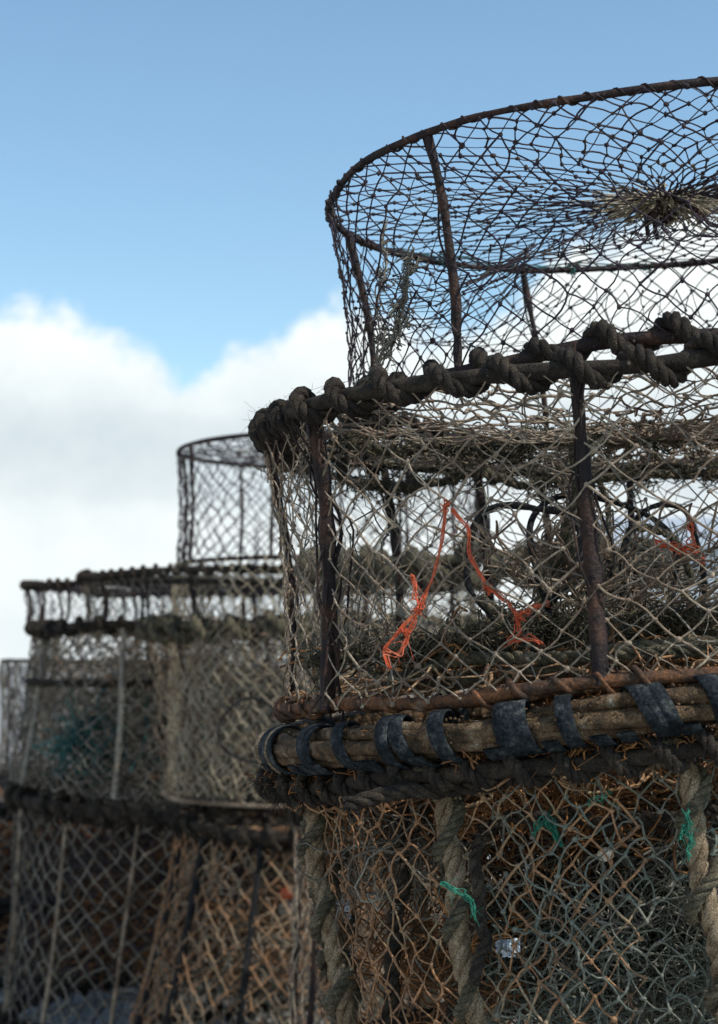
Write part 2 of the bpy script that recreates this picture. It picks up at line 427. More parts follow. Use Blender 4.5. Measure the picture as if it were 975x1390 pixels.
# ---- pot B
TB = at(885, 577, 2.58); BB = at(898, 908, 2.58)
B = Pot('fishing_pot', 'second pot of the nearest stack, dark rope wound round its rim, orange twine inside', TB, .568, 1.7, BB, .545, 6.2, waist=.015, group=G1)
P = B.ring(1.0, wob=.004, p0=.5)
mb = MB(); mb.tubes(P, .0105 * (1 + snoise(160, 3, .07, closed=True)), 10); tr = B.add(mb, 'top_ring', 'rope_dark')
mb = MB(); wrapped(mb, P, .0098, .0108, .084, jit=.12, fuzz=260); B.add(mb, 'rope_winding', 'rope_dark', tr)
mb = MB()
a = np.linspace(R(-112), R(-62), 60); Pw = B.ringpt(a, np.full(60, 1.0), -.012); wrapped(mb, Pw, .012, .009, .034, jit=.2, fuzz=400); B.add(mb, 'rope_lashing', 'rope_dark', tr)
P = B.ring(0.0, wob=.006)
mb = MB(); mb.tubes(P, .0088 * (1 + snoise(160, 3, .12, closed=True)), 8); wrapped(mb, P, .008, .0035, .05, twist=False, jit=.3)
B.add(mb, 'bottom_ring', 'bar_brown')
for ph, ph2, r, st in ((-60, -63, .0100, 7), (-18.5, -17, .0085, 4), (-137, -137, .007, 3), (-157, -157, .008, 2), (-169, -171, .006, 2), (175, 174, .007, 3), (25, 25, .009, 3), (70, 70, .009, 2), (115, 115, .008, 2), (150, 150, .007, 2), (-96, -95, .0035, 5)):
    B.post(ph2, r, 'bar_dark', phi2=ph, strandy=st, lump=.16)
B.side_net(60, 16, .0012, 'net_tan', knot=.003, jit=.0022, drop=.02, sag=.002)
B.disc_net(1.0, 56, 13, .0014, 'net_tan', knot=.003, depth=.02, rin=.06, jit=.004, sag=.004)
mb = MB()
B.side_net(50, 12, .0009, 'net_grey', knot=.002, jit=.009, drop=.12, sag=.006, name='inner_netting', dr=-.035)
# entrance hoops, the funnels they hold open and the messy middle
h1 = at(830, 775, 2.5); h2 = at(705, 762, 2.42); h3 = at(905, 780, 2.62)
hoop(B, h1, .125, (.5, -1, .55), .0048, 'rope_black')
hoop(B, h2, .085, (-.7, -1, .2), .0048, 'rope_black')
hoop(B, h3, .105, (.9, -.9, .1), .0048, 'rope_black')
B.funnel(.55, .12, h1, 34, 7, .0014, 'net_tan', nrm=(.5, -1, .55), p0=R(-40), p1=R(70), jit=.010)
B.funnel(.7, .1, h3, 30, 7, .0013, 'net_grey', nrm=(.9, -.9, .1), p0=R(80), p1=R(200), jit=.010)
mb = MB()
tangle(mb, at(800, 800, 2.5), (.1, .08, .04), 130, .0013, ln=.11)
tangle(mb, at(780, 730, 2.5), (.03, .03, .08), 130, .0013, ln=.1)
tangle(mb, at(905, 850, 2.55), (.1, .1, .03), 90, .0012, ln=.1)
tangle(mb, at(560, 880, 2.5), (.08, .1, .02), 60, .0012, ln=.1)
B.add(mb, 'tangled_netting', 'net_tan')
mb = MB()
for pts, d, r in (([(795, 590), (788, 640), (780, 690), (783, 760), (790, 860)], 2.45, .009), ([(770, 600), (800, 700), (830, 790), (870, 850), (905, 870)], 2.5, .006),
               ([(655, 800), (690, 840), (760, 862), (840, 870), (960, 850)], 2.4, .0075), ([(700, 880), (735, 790), (765, 730), (800, 700)], 2.46, .006),
               ([(860, 700), (920, 730), (948, 780), (945, 830)], 2.5, .006), ([(815, 650), (820, 720), (832, 800), (836, 900)], 2.6, .005)):
    W = resample([at(x, y, d) for x, y in pts], 40) + snoise(40, 7, .006, 3)
    rope(mb, W, r, fuzz=260, fuzzlen=.01)
for pts, d in (([(420, 905), (520, 890), (640, 880), (760, 890), (975, 880)], 2.35), ([(600, 870), (700, 845), (800, 850), (975, 835)], 2.3), ([(380, 640), (500, 655), (640, 650), (800, 655), (980, 630)], 2.95), ([(450, 600), (640, 612), (820, 600), (980, 585)], 2.6)):
    W = resample([at(x, y, d) for x, y in pts], 50) + snoise(50, 5, .008, 3)
    rope(mb, W, .0085, fuzz=260, fuzzlen=.012, lump=.2)
    for q in range(26): tangle(mb, W[rng.integers(0, 50)], (.03, .02, .008), 14, .0011, ln=.06)
B.add(mb, 'funnel_rope', 'rope_olive')
B.disc_net(.03, 54, 12, .0016, 'net_rust', depth=.0, rin=.06, jit=.010, sag=.008, name='bottom_netting', up=.02)
mb = MB()
c = B.B + np.array([-.02, 0, .012])
tangle(mb, c, (.47, .42, .010), 800, .0015, ln=.1)
B.add(mb, 'matted_weed', 'weed')
mb = MB()
for q in range(5):
    a0 = rng.random() * 2 * PI; a = np.linspace(a0, a0 + 2.2 + rng.random() * 2, 60)
    rr = .2 + .28 * rng.random()
    W = np.stack([BB[0] + rr * np.sin(a), BB[1] - rr * np.cos(a), BB[2] + .015 + .03 * q / 5 + rr * np.sin(a) * .09], 1) + snoise(60, 8, .01, 3)
    rope(mb, W, .009, fuzz=90)
B.add(mb, 'coiled_rope', 'rope_olive')

# ---- pot C
TC = at(890, 938, 2.58); BC = at(925, 1385, 2.58)
Cp = Pot('fishing_pot', 'third pot down the nearest stack, its fat rim bundled with dark blue rubber straps', TC, .555, 8.4, BC, .52, 7.5, waist=.0, group=G1)
Cw = Pot.__new__(Pot)   # the wall stands inside the fat rim
P = Cp.ring(1.0, n=220, wob=.0006)
mb = MB()
T_, N_, B_ = frames(P)
s_ = np.linspace(0, 1, 220)
for j in range(7):
    a = 2 * PI * j / 7 + s_ * 2 * PI * 3 + snoise(220, 20, .3)
    off = .0165 if j else 0
    Q = P + off * (np.cos(a)[:, None] * N_ + np.sin(a)[:, None] * B_)
    mb.tubes(Q, .0098 * (1 + snoise(220, 3, .13)), 8)
tr = Cp.add(mb, 'top_ring', 'bundle', label='bundle of weathered tan sticks and ropes forming the rim')
mb = MB(); mb.balls(P[rng.integers(0, 220, 1500)] + (lambda d: d / np.linalg.norm(d, axis=1, keepdims=True) * .026)(rng.standard_normal((1500, 3)) * [1, 1, 1] + [0, 0, .7]), .0022)
Cp.add(mb, 'barnacle_crust', 'bundle', tr)
# rubber straps: flat bands wound round the rim
def strap(phi_deg, width=.018, lean=.02, turns=1.15):
    n = 26; a = np.linspace(0, 2 * PI * turns, n) - PI / 2
    ph = R(phi_deg) + lean * np.linspace(-.5, .5, n) / .55 * 1.0 + .006 * rng.standard_normal()
    c = Cp.ringpt(ph, np.full(n, 1.0)); c1 = Cp.ringpt(ph + .01, np.full(n, 1.0))
    T = c1 - c; T /= np.linalg.norm(T, axis=1, keepdims=True)
    Z = np.array([0, 0, 1.]); Nn = np.cross(T, Z); Nn /= np.linalg.norm(Nn, axis=1, keepdims=True); Bn = np.cross(Nn, T)
    V = []
    rr = .0302 + .0006 * rng.standard_normal() + np.linspace(0, .002, n)
    for du, dr2 in ((-.5, 0), (-.45, .0018), (.45, .0018), (.5, 0), (.45, -.0012), (-.45, -.0012)):
        V.append(c + T * width * du + (rr + dr2)[:, None] * (np.cos(a)[:, None] * Nn + np.sin(a)[:, None] * Bn))
    V = np.stack(V, 1); k = 6
    idx = np.arange(n * k).reshape(n, k); nx = np.roll(idx, -1, 1)
    F = np.stack([idx[:-1], nx[:-1], nx[1:], idx[1:]], -1).reshape(-1, 4)
    mb = MB(); mb.quads(V.reshape(-1, 3), F)
    Cp.add(mb, 'rubber_strap', 'strap', tr)
for ph in (-84, -78.5, -76, -74, -63, -60.5, -54, -45.5, -43.5, -37, -28, -26.2, -21, -12.5, -10.5, -3, 3, 5, 12, 20, 30, 44, 60, 80, 105, 135, 170, -150, -115):
    strap(ph, width=.020 + .007 * random.random(), lean=-(.02 + .07 * random.random()))
for ph in (-82, -80.5, -73.5):
    mb = MB(); n = 24; an = np.linspace(0, 2 * PI, n); c = Cp.ringpt(np.full(n, R(ph)), np.ones(n)); c1 = Cp.ringpt(np.full(n, R(ph + 1)), np.ones(n))
    T = (c1 - c); T /= np.linalg.norm(T, axis=1, keepdims=True); Nn = np.cross(T, [0, 0, 1.]); Nn /= np.linalg.norm(Nn, axis=1, keepdims=True); Bn = np.cross(Nn, T)
    mb.tubes(c + .0295 * (np.cos(an)[:, None] * Nn + np.sin(an)[:, None] * Bn), .005 * (1 + snoise(n, 2, .1)), 7)
    Cp.add(mb, 'rope_lashing', 'rope_tan', tr)
# dark second ring lashed under the rim
Pu = Cp.ring(1.0, n=200, wob=.005, dr=-.008, dz=-.048)
mb = MB(); mb.tubes(Pu, .0105 * (1 + snoise(200, 3, .1)), 8); wrapped(mb, Pu, .010, .0085, .055, jit=.18, fuzz=260, phase=1)
ur = Cp.add(mb, 'under_ring', 'rope_dark')
mb = MB(); Pv = Cp.ring(.90, n=200, wob=.006, dr=-.03); mb.tubes(Pv, .010 * (1 + snoise(200, 3, .15)), 8); wrapped(mb, Pv, .009, .007, .05, jit=.2, fuzz=100)
Cp.add(mb, 'inner_ring', 'rope_dark')
mb = MB()
tangle(mb, at(408, 1062, 2.45), (.03, .05, .022), 520, .0006, ln=.05, curl=1.2)
for q in range(160):
    pass
hairs(mb, Cp.ringpt(np.linspace(R(-95), R(-72), 80), np.full(80, .9)), 350, .012, base=.006, rad=.0006, k=7)
Cp.add(mb, 'algae_tuft', 'rope_dark')
mb = MB()
Pw = Cp.ring(.93, n=200, dr=-.01)
hairs(mb, Pw, 900, .014, base=.006, rad=.0006)
for q in range(70): tangle(mb, Pw[rng.integers(0, 200)] + rng.standard_normal(3) * .008, (.02, .012, .01), 22, .001, ln=.05, curl=1.5)
Cp.add(mb, 'hanging_weed', 'weed')
# rope-bound posts
def ropepost(ph, ph2, rad, r2, dr=-.026, strap_=True):
    n = 40; t = np.linspace(0.0, .93, n)
    Pp = Cp.ringpt(np.linspace(R(ph2), R(ph), n), t, dr) + snoise(n, 6, .004, 3)
    mb = MB(); rope(mb, Pp, rad, fuzz=160, fuzzlen=.015, lump=.15)
    o = Cp.add(mb, 'post', 'rope_tan')
    mb = MB(); wrapped(mb, Pp, rad, r2, .10, jit=.25, fuzz=150); Cp.add(mb, 'rope_winding', 'rope_olive', o)
for ph, ph2 in ((-78, -68), (-40, -39), (-7, -2), (30, 34), (70, 73), (110, 110), (150, 150), (-170, -170), (-135, -135), (-105, -104)):
    ropepost(ph, ph2, .0135, .0085)
Cs = lambda p, t: Cp.ringpt(p, t * .93, -.035)
mb = MB(); net(mb, Cs, 43, 19, .0013, .003, .004, drop=.02, sag=.002, p0=R(-200), p1=R(-16)); 
Cp.add(mb, 'side_netting', 'net_rust')
mb = MB(); net(mb, Cs, 46, 19, .0013, .003, .006, drop=.04, sag=.005, p0=R(-34), p1=R(160))
Cp.add(mb, 'side_netting', 'net_green', label='greyer green stretch of the netting')
Cp.disc_net(.86, 50, 12, .0016, 'net_rust', depth=.03, rin=.08, jit=.012, sag=.01, name='top_netting')
cC = (Cp.T + Cp.B) / 2
def inC(px, py, d=2.5): return at(px, py, d)
for nm, mt, specs in (('matted_weed', 'weed', [((700, 1075), (.28, .3, .03), 1100), ((800, 1070), (.26, .35, .035), 800), ((560, 1180), (.08, .2, .08), 40), ((700, 1180), (.12, .2, .08), 160), ((640, 1300), (.15, .25, .05), 250)]),
                      ('tangled_netting', 'net_green', [((850, 1250), (.22, .25, .06), 900), ((930, 1180), (.16, .3, .08), 500), ((760, 1290), (.18, .25, .04), 500), ((880, 1340), (.3, .3, .05), 900)]),
                      ('loose_netting', 'net_grey', [((830, 1160), (.2, .3, .1), 600), ((560, 1130), (.12, .3, .08), 260), ((930, 1100), (.15, .3, .05), 220)])):
    mb = MB()
    for c, rd, cnt in specs: tangle(mb, at(*c, 2.52), rd, cnt, .0014, ln=.13)
    Cp.add(mb, nm, mt)
mb = MB()
for pts, d, r in (([(655, 1130), (700, 1112), (790, 1110), (880, 1112), (990, 1090)], 2.2, .0095), ([(650, 1240), (760, 1215), (860, 1205), (960, 1210)], 2.6, .011),
               ([(540, 1080), (545, 1180), (530, 1300), (525, 1400)], 2.35, .011), ([(470, 1090), (560, 1075), (700, 1050), (860, 1030), (1000, 1010)], 2.15, .010),
               ([(655, 1130), (648, 1160), (655, 1240), (650, 1330)], 2.15, .008), ([(760, 1200), (830, 1260), (900, 1280), (990, 1260)], 2.4, .008)):
    W = resample([at(x, y, d) for x, y in pts], 50) + snoise(50, 7, .005, 3)
    mb = MB(); rope(mb, W, r, fuzz=160, fuzzlen=.015)
    Cp.add(mb, 'slack_rope', 'rope_dark')

# ---- pot D, mostly below the frame
TD = BC + np.array([.0, 0, -.035]); BD = np.array([TD[0] + .02, 2.58, .02])
D = Pot('fishing_pot', 'bottom pot of the nearest stack, standing on the concrete below the strapped pot', TD, .52, 7.0, BD, .56, 0.0, group=G1)
for t, nm in ((1.0, 'top_ring'), (0.0, 'bottom_ring')):
    P = D.ring(t, wob=.004); mb = MB(); mb.tubes(P, .012, 8); wrapped(mb, P, .011, .010, .07); D.add(mb, nm, 'rope_dark')
for ph in range(-150, 200, 45): D.post(ph, .010, 'bar_brown')
D.side_net(44, 10, .0016, 'net_grey', jit=.008)
D.disc_net(1.0, 44, 10, .0016, 'net_rust', depth=.02)

# ================================================================== BACKGROUND STACKS
def back_pot(label, T, rT, tT, B_, rB, tB, group, net_m='net_tan', top='rope', bot='rope', posts=(), post_r=.009, post_m='bar_dark', nc=44, nr=8, nrad=.0022,
             fill=None, topnet=True, jit=.004, rope_m='rope_dark', rr=.011, lean=0, wind=.085, waist=.01, second=None, floor_net=True, layers=1):
    p = Pot('fishing_pot', label, T, rT, tT, B_, rB, tB, waist=waist, group=group)
    for t, st, nm in ((1.0, top, 'top_ring'), (0.0, bot, 'bottom_ring')):
        if not st: continue
        P = p.ring(t, n=110, wob=.0015 if st == 'bar' else .005)
        mb = MB()
        if st == 'bar': mb.tubes(P, .007 * (1 + snoise(110, 3, .1)), 7)
        elif st == 'fat':
            mb.tubes(P, rr * 1.3 * (1 + snoise(110, 2, .15)), 8); wrapped(mb, P, rr * 1.2, rr * .8, wind, spt=9, jit=.25, fuzz=60)
            P2 = p.ring(t, n=110, wob=.008, dr=-.02, dz=-.03); mb.tubes(P2, rr * (1 + snoise(110, 2, .2)), 7)
        elif st == 'coil':
            mb.tubes(P, rr * .8, 7); wrapped(mb, P, rr * .9, rr, .13, spt=11, jit=.35); wrapped(mb, P + [0, 0, -.012], rr * .9, rr * .9, .11, spt=11, jit=.35, phase=2)
        else: mb.tubes(P, rr, 8); wrapped(mb, P, rr * .9, rr * .8, wind, spt=9, jit=.2, fuzz=50)
        p.add(mb, nm, rope_m if st != 'bar' else 'bar_dark')
    for ph in posts: p.post(ph + lean, post_r, post_m, phi2=ph, sides=6)
    for l in range(layers):
        p.side_net(nc, nr, nrad, net_m, knot=nrad * 1.7, jit=jit, dr=.004 - l * .02)
    if second: p.side_net(nc, nr, nrad * .9, second, jit=jit * 2.2, drop=.2, dr=-.03, name='inner_netting', sag=.015)
    if topnet: p.disc_net(1.0, nc, 9, nrad * .85, net_m, depth=.02)
    if fill:
        for m_, cnt, fr in fill:
            mb = MB(); h = (p.T - p.B)[2]
            tangle(mb, (p.T + p.B) / 2 + np.array([0, 0, (fr - .5) * h]), (p.rB * .75, p.rB * .75, h * .34), cnt, .0022, ln=.22)
            p.add(mb, 'tangled_netting', m_)
    return p

GM = 'pots of the middle stack'
YM = 5.62
M1 = back_pot('tall thin framed pot crowning the middle stack, pale sky showing through its mesh', at(447, 613, YM), .48, .6, at(447, 768, YM), .48, 0, GM,
              'net_dark', top='bar', bot='bar', posts=(-62, -20, -100, -140, 176, 150, 30, 80, 120), post_r=.0062, nc=50, nr=13, nrad=.0017, jit=.003)
M2 = back_pot('shallow pot with wide dark rope rim under the topmost pot of the middle stack', at(380, 785, 5.88), .655, .3, at(384, 842, 5.88), .645, .3, GM,
              'net_grey', top='fat', bot=None, posts=range(-175, 180, 17), post_r=.0058, nc=100, nr=4, nrad=.0011, rope_m='rope_dark', rr=.0085, wind=.05)
M3 = back_pot('middle stack pot with thick coiled rope rim and dense sand coloured netting', at(442, 855, 5.74), .58, -1.0, at(447, 1082, 5.74), .52, -1.5, GM,
              'net_tan', top='coil', bot='bar', posts=(-50, -85, -10, -130, 30, 75, 120, 170), nc=56, nr=16, nrad=.002, rope_m='rope_olive', rr=.015, 
              fill=[('net_tan', 120, .35), ('net_green', 160, .5)], jit=.008)
mb = MB(); P = M3.ring(.02, n=100, dr=.012, wob=.006); rope(mb, P, .0075); M3.add(mb, 'hem_rope', 'net_tan')
hoop(M3, at(340, 990, 5.0), .09, (.1, -1, .1), .004, 'rope_black')
M4 = back_pot('bottom pot of the middle stack, rusty orange netting between slanting dark posts', at(450, 1122, YM), .47, -3, at(435, 1415, YM), .60, 0, GM,
              'net_rust', top='fat', bot='rope', posts=(-72, -52, -24, -100, -140, 170, 130, 60, 20), post_r=.012, post_m='rope_black', nc=56, nr=20, nrad=.0021, rope_m='rope_dark', rr=.015,
              fill=[('net_rust', 450, .5), ('net_green', 200, .3)], second='net_tan')

mb = MB()
def skirt(p, t):
    rr_ = .49 + .02 * t + .012 * np.sin(7 * p + 2 * t) * t
    c = M1.B
    return np.stack([c[0] + rr_ * np.sin(p), c[1] - rr_ * np.cos(p), c[2] - t * .70], 1)
net(mb, skirt, 36, 28, .0018, .0034, .004, p0=R(-125), p1=R(60), drop=.02)
net(mb, lambda p, t: skirt(p, t) * 1.0 + np.array([0, .03, 0]), 20, 20, .0012, .0024, .010, p0=R(-100), p1=R(-30), t0=.3, drop=.05)
M1.add(mb, 'hanging_netting', 'net_sand')

GL = 'pots of the left stack'
YL = 6.25
L1 = back_pot('shallow pot on top of the left stack, thin dark rim left of its neighbour', at(270, 797, YL), .605, 0, at(272, 846, YL), .60, 0, GL,
              'net_dark', top='rope', bot=None, posts=range(-176, 180, 15), post_r=.0055, nc=96, nr=5, nrad=.0011, rr=.008, wind=.05)
L2 = back_pot('tall grey netted pot of the left stack with a pale post at its edge', at(275, 852, YL), .585, 0, at(275, 1072, YL), .66, -4, GL,
              'net_grey', top='rope', bot=None, posts=(-60, -20, -110, -150, 160, 110, 50), post_m='wood', post_r=.011, nc=60, nr=20, nrad=.002, rr=.014,
              fill=[('net_grey', 700, .5), ('net_green', 300, .4), ('net_rust', 260, .75)], second='net_tan', layers=2)
mb = MB(); P = L2.ring(.62, n=90, wob=.02, dr=-.02); rope(mb, P, .013, fuzz=60); L2.add(mb, 'inner_ring', 'rope_dark')
mb = MB(); 
for q in range(9):
    a = R(-52 + q * 7); Pp = L2.ringpt(np.full(12, a) + .03, np.linspace(.62, .1 + .1 * random.random(), 12), -.05) + snoise(12, 4, .02, 3); rope(mb, Pp, .004)
tangle(mb, at(125, 1010, 5.8), (.12, .1, .1), 200, .0022, ln=.15)
L2.add(mb, 'teal_netting', 'net_teal')
L3 = back_pot('bottom pot of the left stack, wide black rim above grey diamond netting', at(280, 1094, YL), .655, -4.5, at(268, 1372, YL), .66, 0, GL,
              'net_grey', top='fat', bot='rope', posts=(-66, -38, -100, -140, 170, 120, 60, -14, 8), post_m='net_tan', post_r=.007, nc=54, nr=20, nrad=.0024, rope_m='rope_dark', rr=.018,
              fill=[('weed', 500, .5), ('net_dark', 500, .6)], second='net_dark', lean=-6)

GF = 'pots of the far left stack'
YF = 8.2
F1 = back_pot('top pot of the far stack at the left edge, with pale posts', at(140, 897, YF), .46, 0, at(140, 1052, YF), .47, 0, GF,
              'net_grey', top='bar', bot='rope', posts=range(-170, 190, 24), post_m='wood', post_r=.007, nc=50, nr=12, nrad=.002, second='net_dark', fill=[('net_grey', 200, .5)])
F2 = back_pot('bottom pot of the far stack at the left edge, dark and matted', at(140, 1062, YF), .52, 0, at(140, 1256, YF), .5, 0, GF,
              'net_dark', top='fat', bot='rope', posts=range(-170, 190, 40), post_r=.012, nc=44, nr=7, nrad=.0024, second='net_rust', fill=[('net_rust', 450, .5), ('net_dark', 400, .5)], rope_m='rope_black', rr=.02)

GP = 'pots of the stack behind the nearest one'
YP = 4.2
P0 = back_pot('shallow pot behind the nearest stack, coiled brown rope rim seen behind the orange twine', at(668, 772, YP), .42, .5, at(668, 868, YP), .43, 0, GP,
              'net_tan', top='coil', bot='coil', posts=range(-170, 190, 36), post_r=.007, nc=40, nr=5, nrad=.0014, rope_m='rope_olive', rr=.015, topnet=False)
P1 = back_pot('low rope rimmed pot seen through the lower mesh behind the nearest stack', at(668, 886, YP), .44, 1, at(675, 1080, YP), .47, 0, GP,
              'net_tan', top=None, bot='fat', posts=range(-170, 190, 36), nc=50, nr=12, nrad=.0016, rope_m='rope_olive', rr=.013, fill=[('net_rust', 160, .3)], topnet=False)
P2 = back_pot('bottom pot behind the strapped pot, pale brown matted netting', at(675, 1100, YP), .47, 0, at(675, 1500, YP), .5, 0, GP,
              'net_tan', top='rope', bot='rope', posts=range(-170, 190, 36), nc=50, nr=18, nrad=.0016, fill=[('net_rust', 90, .5), ('net_green', 60, .5)])
GR = 'pots of the stack behind the right edge'
R1 = back_pot('rusty pot behind the strapped pot, nearest the right edge', at(1000, 1075, 4.6), .46, 1, at(1005, 1310, 4.6), .5, 0, GR,
              'net_rust', top='fat', bot='rope', posts=range(-170, 190, 40), nc=54, nr=15, nrad=.002, rope_m='rope_dark', rr=.013, second='net_green', fill=[('net_rust', 300, .6), ('net_green', 250, .4)])
R2 = back_pot('flattened bottom pot under the rusty pot near the right edge', at(1005, 1325, 4.6), .5, 0, at(1005, 1480, 4.6), .52, 0, GR,
              'net_green', top='rope', bot='rope', posts=range(-170, 190, 40), nc=44, nr=4, nrad=.002, fill=[('net_green', 300, .5)])

GB = 'pots in the row behind, half hidden'
bl = iter(['dim low pot behind the foot of the left stack, matted with brown weed', 'brown pot under the dim low pot behind the left stack',
      'low pot glimpsed between the left and middle stacks', 'bottom pot glimpsed between the left and middle stacks',
      'low pot glimpsed behind the foot of the middle stack', 'bottom pot glimpsed behind the foot of the middle stack'])
for (px, Y, y0) in ((60, 7.4, 1080), (265, 7.8, 1020), (440, 7.2, 1010)):
    for (ya, yb, mm) in ((y0, y0 + 120, 'net_grey'), (y0 + 132, 900 + 1.24 * 2400 / Y, 'net_rust')):
        back_pot(next(bl), at(px, ya, Y), .5, 0, at(px, yb, Y), .53, 0, GB, mm, top='fat', bot='rope', posts=range(-170, 190, 36), nc=44, nr=12, nrad=.0022,
                 second='net_dark', fill=[('weed', 700, .5), ('net_dark', 500, .5)], rope_m='rope_black', rr=.015)
# ================================================================== SMALL THINGS
def twine(name, label, cat, m, paths, d, rad, group=None, knots=()):
    mb = MB()
    o = at(*paths[0][0], d)
    for pts in paths:
        base = resample([at(p[0], p[1], p[2] if len(p) > 2 else d) for p in pts], 60)
        for q in range(5):
            mb.tubes(base + snoise(60, 14, rad * 1.6, 3), rad * .6 * (1 + snoise(60, 5, .2)), 5, cap=True)
        hairs(mb, base, 12, .008, base=0, rad=.0005)
    for (x, y) in knots:
        tangle(mb, at(x, y, d), (.003, .003, .004), 14, rad * .7, ln=.014, curl=2.2)
    ob = mb.build(name, m, None, origin=o)
    tag(ob, label, cat, group)
    return ob
twine('twine', 'long orange twine hanging from a knot down the left of the rope rimmed pot', 'twine', 'orange',
      [[(606, 686), (600, 735), (586, 785), (569, 828), (548, 848), (520, 884)], [(569, 828), (556, 860), (540, 892), (520, 884), (530, 908)], [(560, 780), (566, 812), (570, 830)]], 2.13, .0012,
      'orange twine in the mesh', knots=[(606, 686), (568, 826), (550, 858)])
twine('twine', 'orange twine running from the knot down to the right, ends curled low', 'twine', 'orange',
      [[(612, 690), (634, 716), (638, 758), (658, 792), (690, 818), (704, 836)], [(704, 836), (722, 826), (744, 820)], [(700, 836), (706, 858), (688, 872), (720, 866), (738, 874)]], 2.12, .0013,
      'orange twine in the mesh', knots=[(662, 798), (704, 838)])
twine('twine', 'short red twine knotted on the black hoop near the right edge', 'twine', 'orange',
      [[(888, 738), (915, 744), (948, 748), (957, 764)], [(938, 706), (940, 730), (944, 752)], [(890, 734), (920, 748), (950, 742)]], 2.2, .0016, 'orange twine in the mesh', knots=[(944, 750)])
twine('twine', 'bright green twine scrap caught in the middle of the strapped pot', 'twine', 'green',
      [[(722, 1134), (742, 1112), (760, 1146)], [(745, 1108), (756, 1130), (762, 1148)]], 2.12, .0013, 'green twine scraps', knots=[(744, 1116)])
twine('twine', 'green twine wound round the thick rope post below the straps', 'twine', 'green',
      [[(600, 1196), (612, 1204), (640, 1222), (642, 1246)]], 2.04, .0013, 'green twine scraps')
twine('twine', 'green twine tied to the rope post nearest the right edge', 'twine', 'green',
      [[(922, 1140), (936, 1118), (932, 1100)], [(928, 1120), (940, 1140), (932, 1165)]], 2.03, .0013, 'green twine scraps')
twine('twine', 'dull green twine lying across the rusty weed under the rim', 'twine', 'green',
      [[(798, 1092), (815, 1082), (828, 1076)]], 2.13, .0013, 'green twine scraps')
# wooden slat inside pot B
mb = MB()
a, b = at(540, 826, 2.3), at(612, 868, 2.36)
d = (b - a) / np.linalg.norm(b - a); up = np.array([0, 0, 1.]); sd = np.cross(d, up); sd /= np.linalg.norm(sd); up = np.cross(sd, d)
V = []
for i, u in enumerate(np.linspace(0, 1, 8)):
    for (p, q) in ((-1, -.4), (1, -.4), (1, .4), (-1, .4)): V.append(a + (b - a) * u + up * .0065 * p * (1 + .1 * random.random()) + sd * .008 * q)
idx = np.arange(32).reshape(8, 4); nx = np.roll(idx, -1, 1)
F = np.concatenate([np.stack([idx[:-1], nx[:-1], nx[1:], idx[1:]], -1).reshape(-1, 4), [[3, 2, 1, 0]], [[28, 29, 30, 31]]])
mb.quads(V, F); o = mb.build('wooden_slat', 'wood', None, origin=a, smooth=False)
tag(o, 'grey weathered wooden slat lying slanted inside the rope rimmed pot', 'slat')

def lumpy(name, label, cat, m, c, rad, sq=(1, 1, 1), neck=False):
    bm_r = 10; V = []; nU, nV = 16, 10
    for j in range(nV + 1):
        th = PI * j / nV
        for i in range(nU):
            ph = 2 * PI * i / nU
            r = rad * (1 + .05 * math.sin(3 * ph + 2 * th) + .03 * random.random())
            V.append((c[0] + r * sq[0] * math.sin(th) * math.cos(ph), c[1] + r * sq[1] * math.sin(th) * math.sin(ph), c[2] + r * sq[2] * math.cos(th)))
    idx = np.arange((nV + 1) * nU).reshape(nV + 1, nU); nx = np.roll(idx, -1, 1)
    mb = MB(); mb.quads(V, np.stack([idx[:-1], idx[1:], nx[1:], nx[:-1]], -1).reshape(-1, 4))
    if neck:
        a = np.linspace(0, 2 * PI, 16)
        mb.tubes(np.stack([c[0] + rad * .3 * np.cos(a), c[1] + 0 * a, c[2] + rad * 1.2 + rad * .3 * np.sin(a)], 1), rad * .1, 6)
    o = mb.build(name, m, None, origin=c); tag(o, label, cat)
    return o
lumpy('float', 'small lime green float showing behind the rope post at the right', 'float', 'lime', at(946, 1048, 3.2), .012, neck=True)
lumpy('shell', 'cream shell caught in the netting under the slack dark rope', 'shell', 'cream', at(822, 1160, 2.2), .0105, (1, .7, .8))
lumpy('float', 'pale cream float inside the rusty bottom pot of the middle stack', 'float', 'wood', at(392, 1234, 5.2), .028, (1.1, 1, .85), neck=True)
lumpy('float', 'faded orange float above the pale float in the rusty pot', 'float', 'orange', at(392, 1212, 5.2), .024, (1.1, 1, .8))
for (x, y, d, r, lab) in ((690, 1292, 2.3, .011, 'scrap of pale blue plastic low in the strapped pot, left of the green netting'), (820, 1272, 2.5, .016, 'crumpled blue white plastic behind the grey green netting'),
                       (468, 1232, 2.7, .012, 'white plastic scrap behind the rusty mesh at the left of the strapped pot')):
    mb = MB(); c = at(x, y, d); n = 9
    for q in range(4):
        g = np.linspace(-1, 1, n); X, Y = np.meshgrid(g, g); Z = .35 * rng.standard_normal((n, n)); nv = rng.standard_normal(3) * .4
        V = np.stack([X, Z + X * nv[0], Y], -1).reshape(-1, 3) * r * .8 + c + rng.standard_normal(3) * r * .5
        idx = np.arange(n * n).reshape(n, n); F = np.stack([idx[:-1, :-1], idx[1:, :-1], idx[1:, 1:], idx[:-1, 1:]], -1).reshape(-1, 4)
        mb.quads(V, F)
    o = mb.build('plastic_scrap', 'bluewhite', None, origin=c); tag(o, lab, 'plastic scrap')

# ================================================================== SETTING
mb = MB()
S = 1500; mb.quads([(-S, -S, 0), (S, -S, 0), (S, S, 0), (-S, S, 0)], [[0, 1, 2, 3]])
g = mb.build('ground', 'ground', None, smooth=False); tag(g, kind='structure')

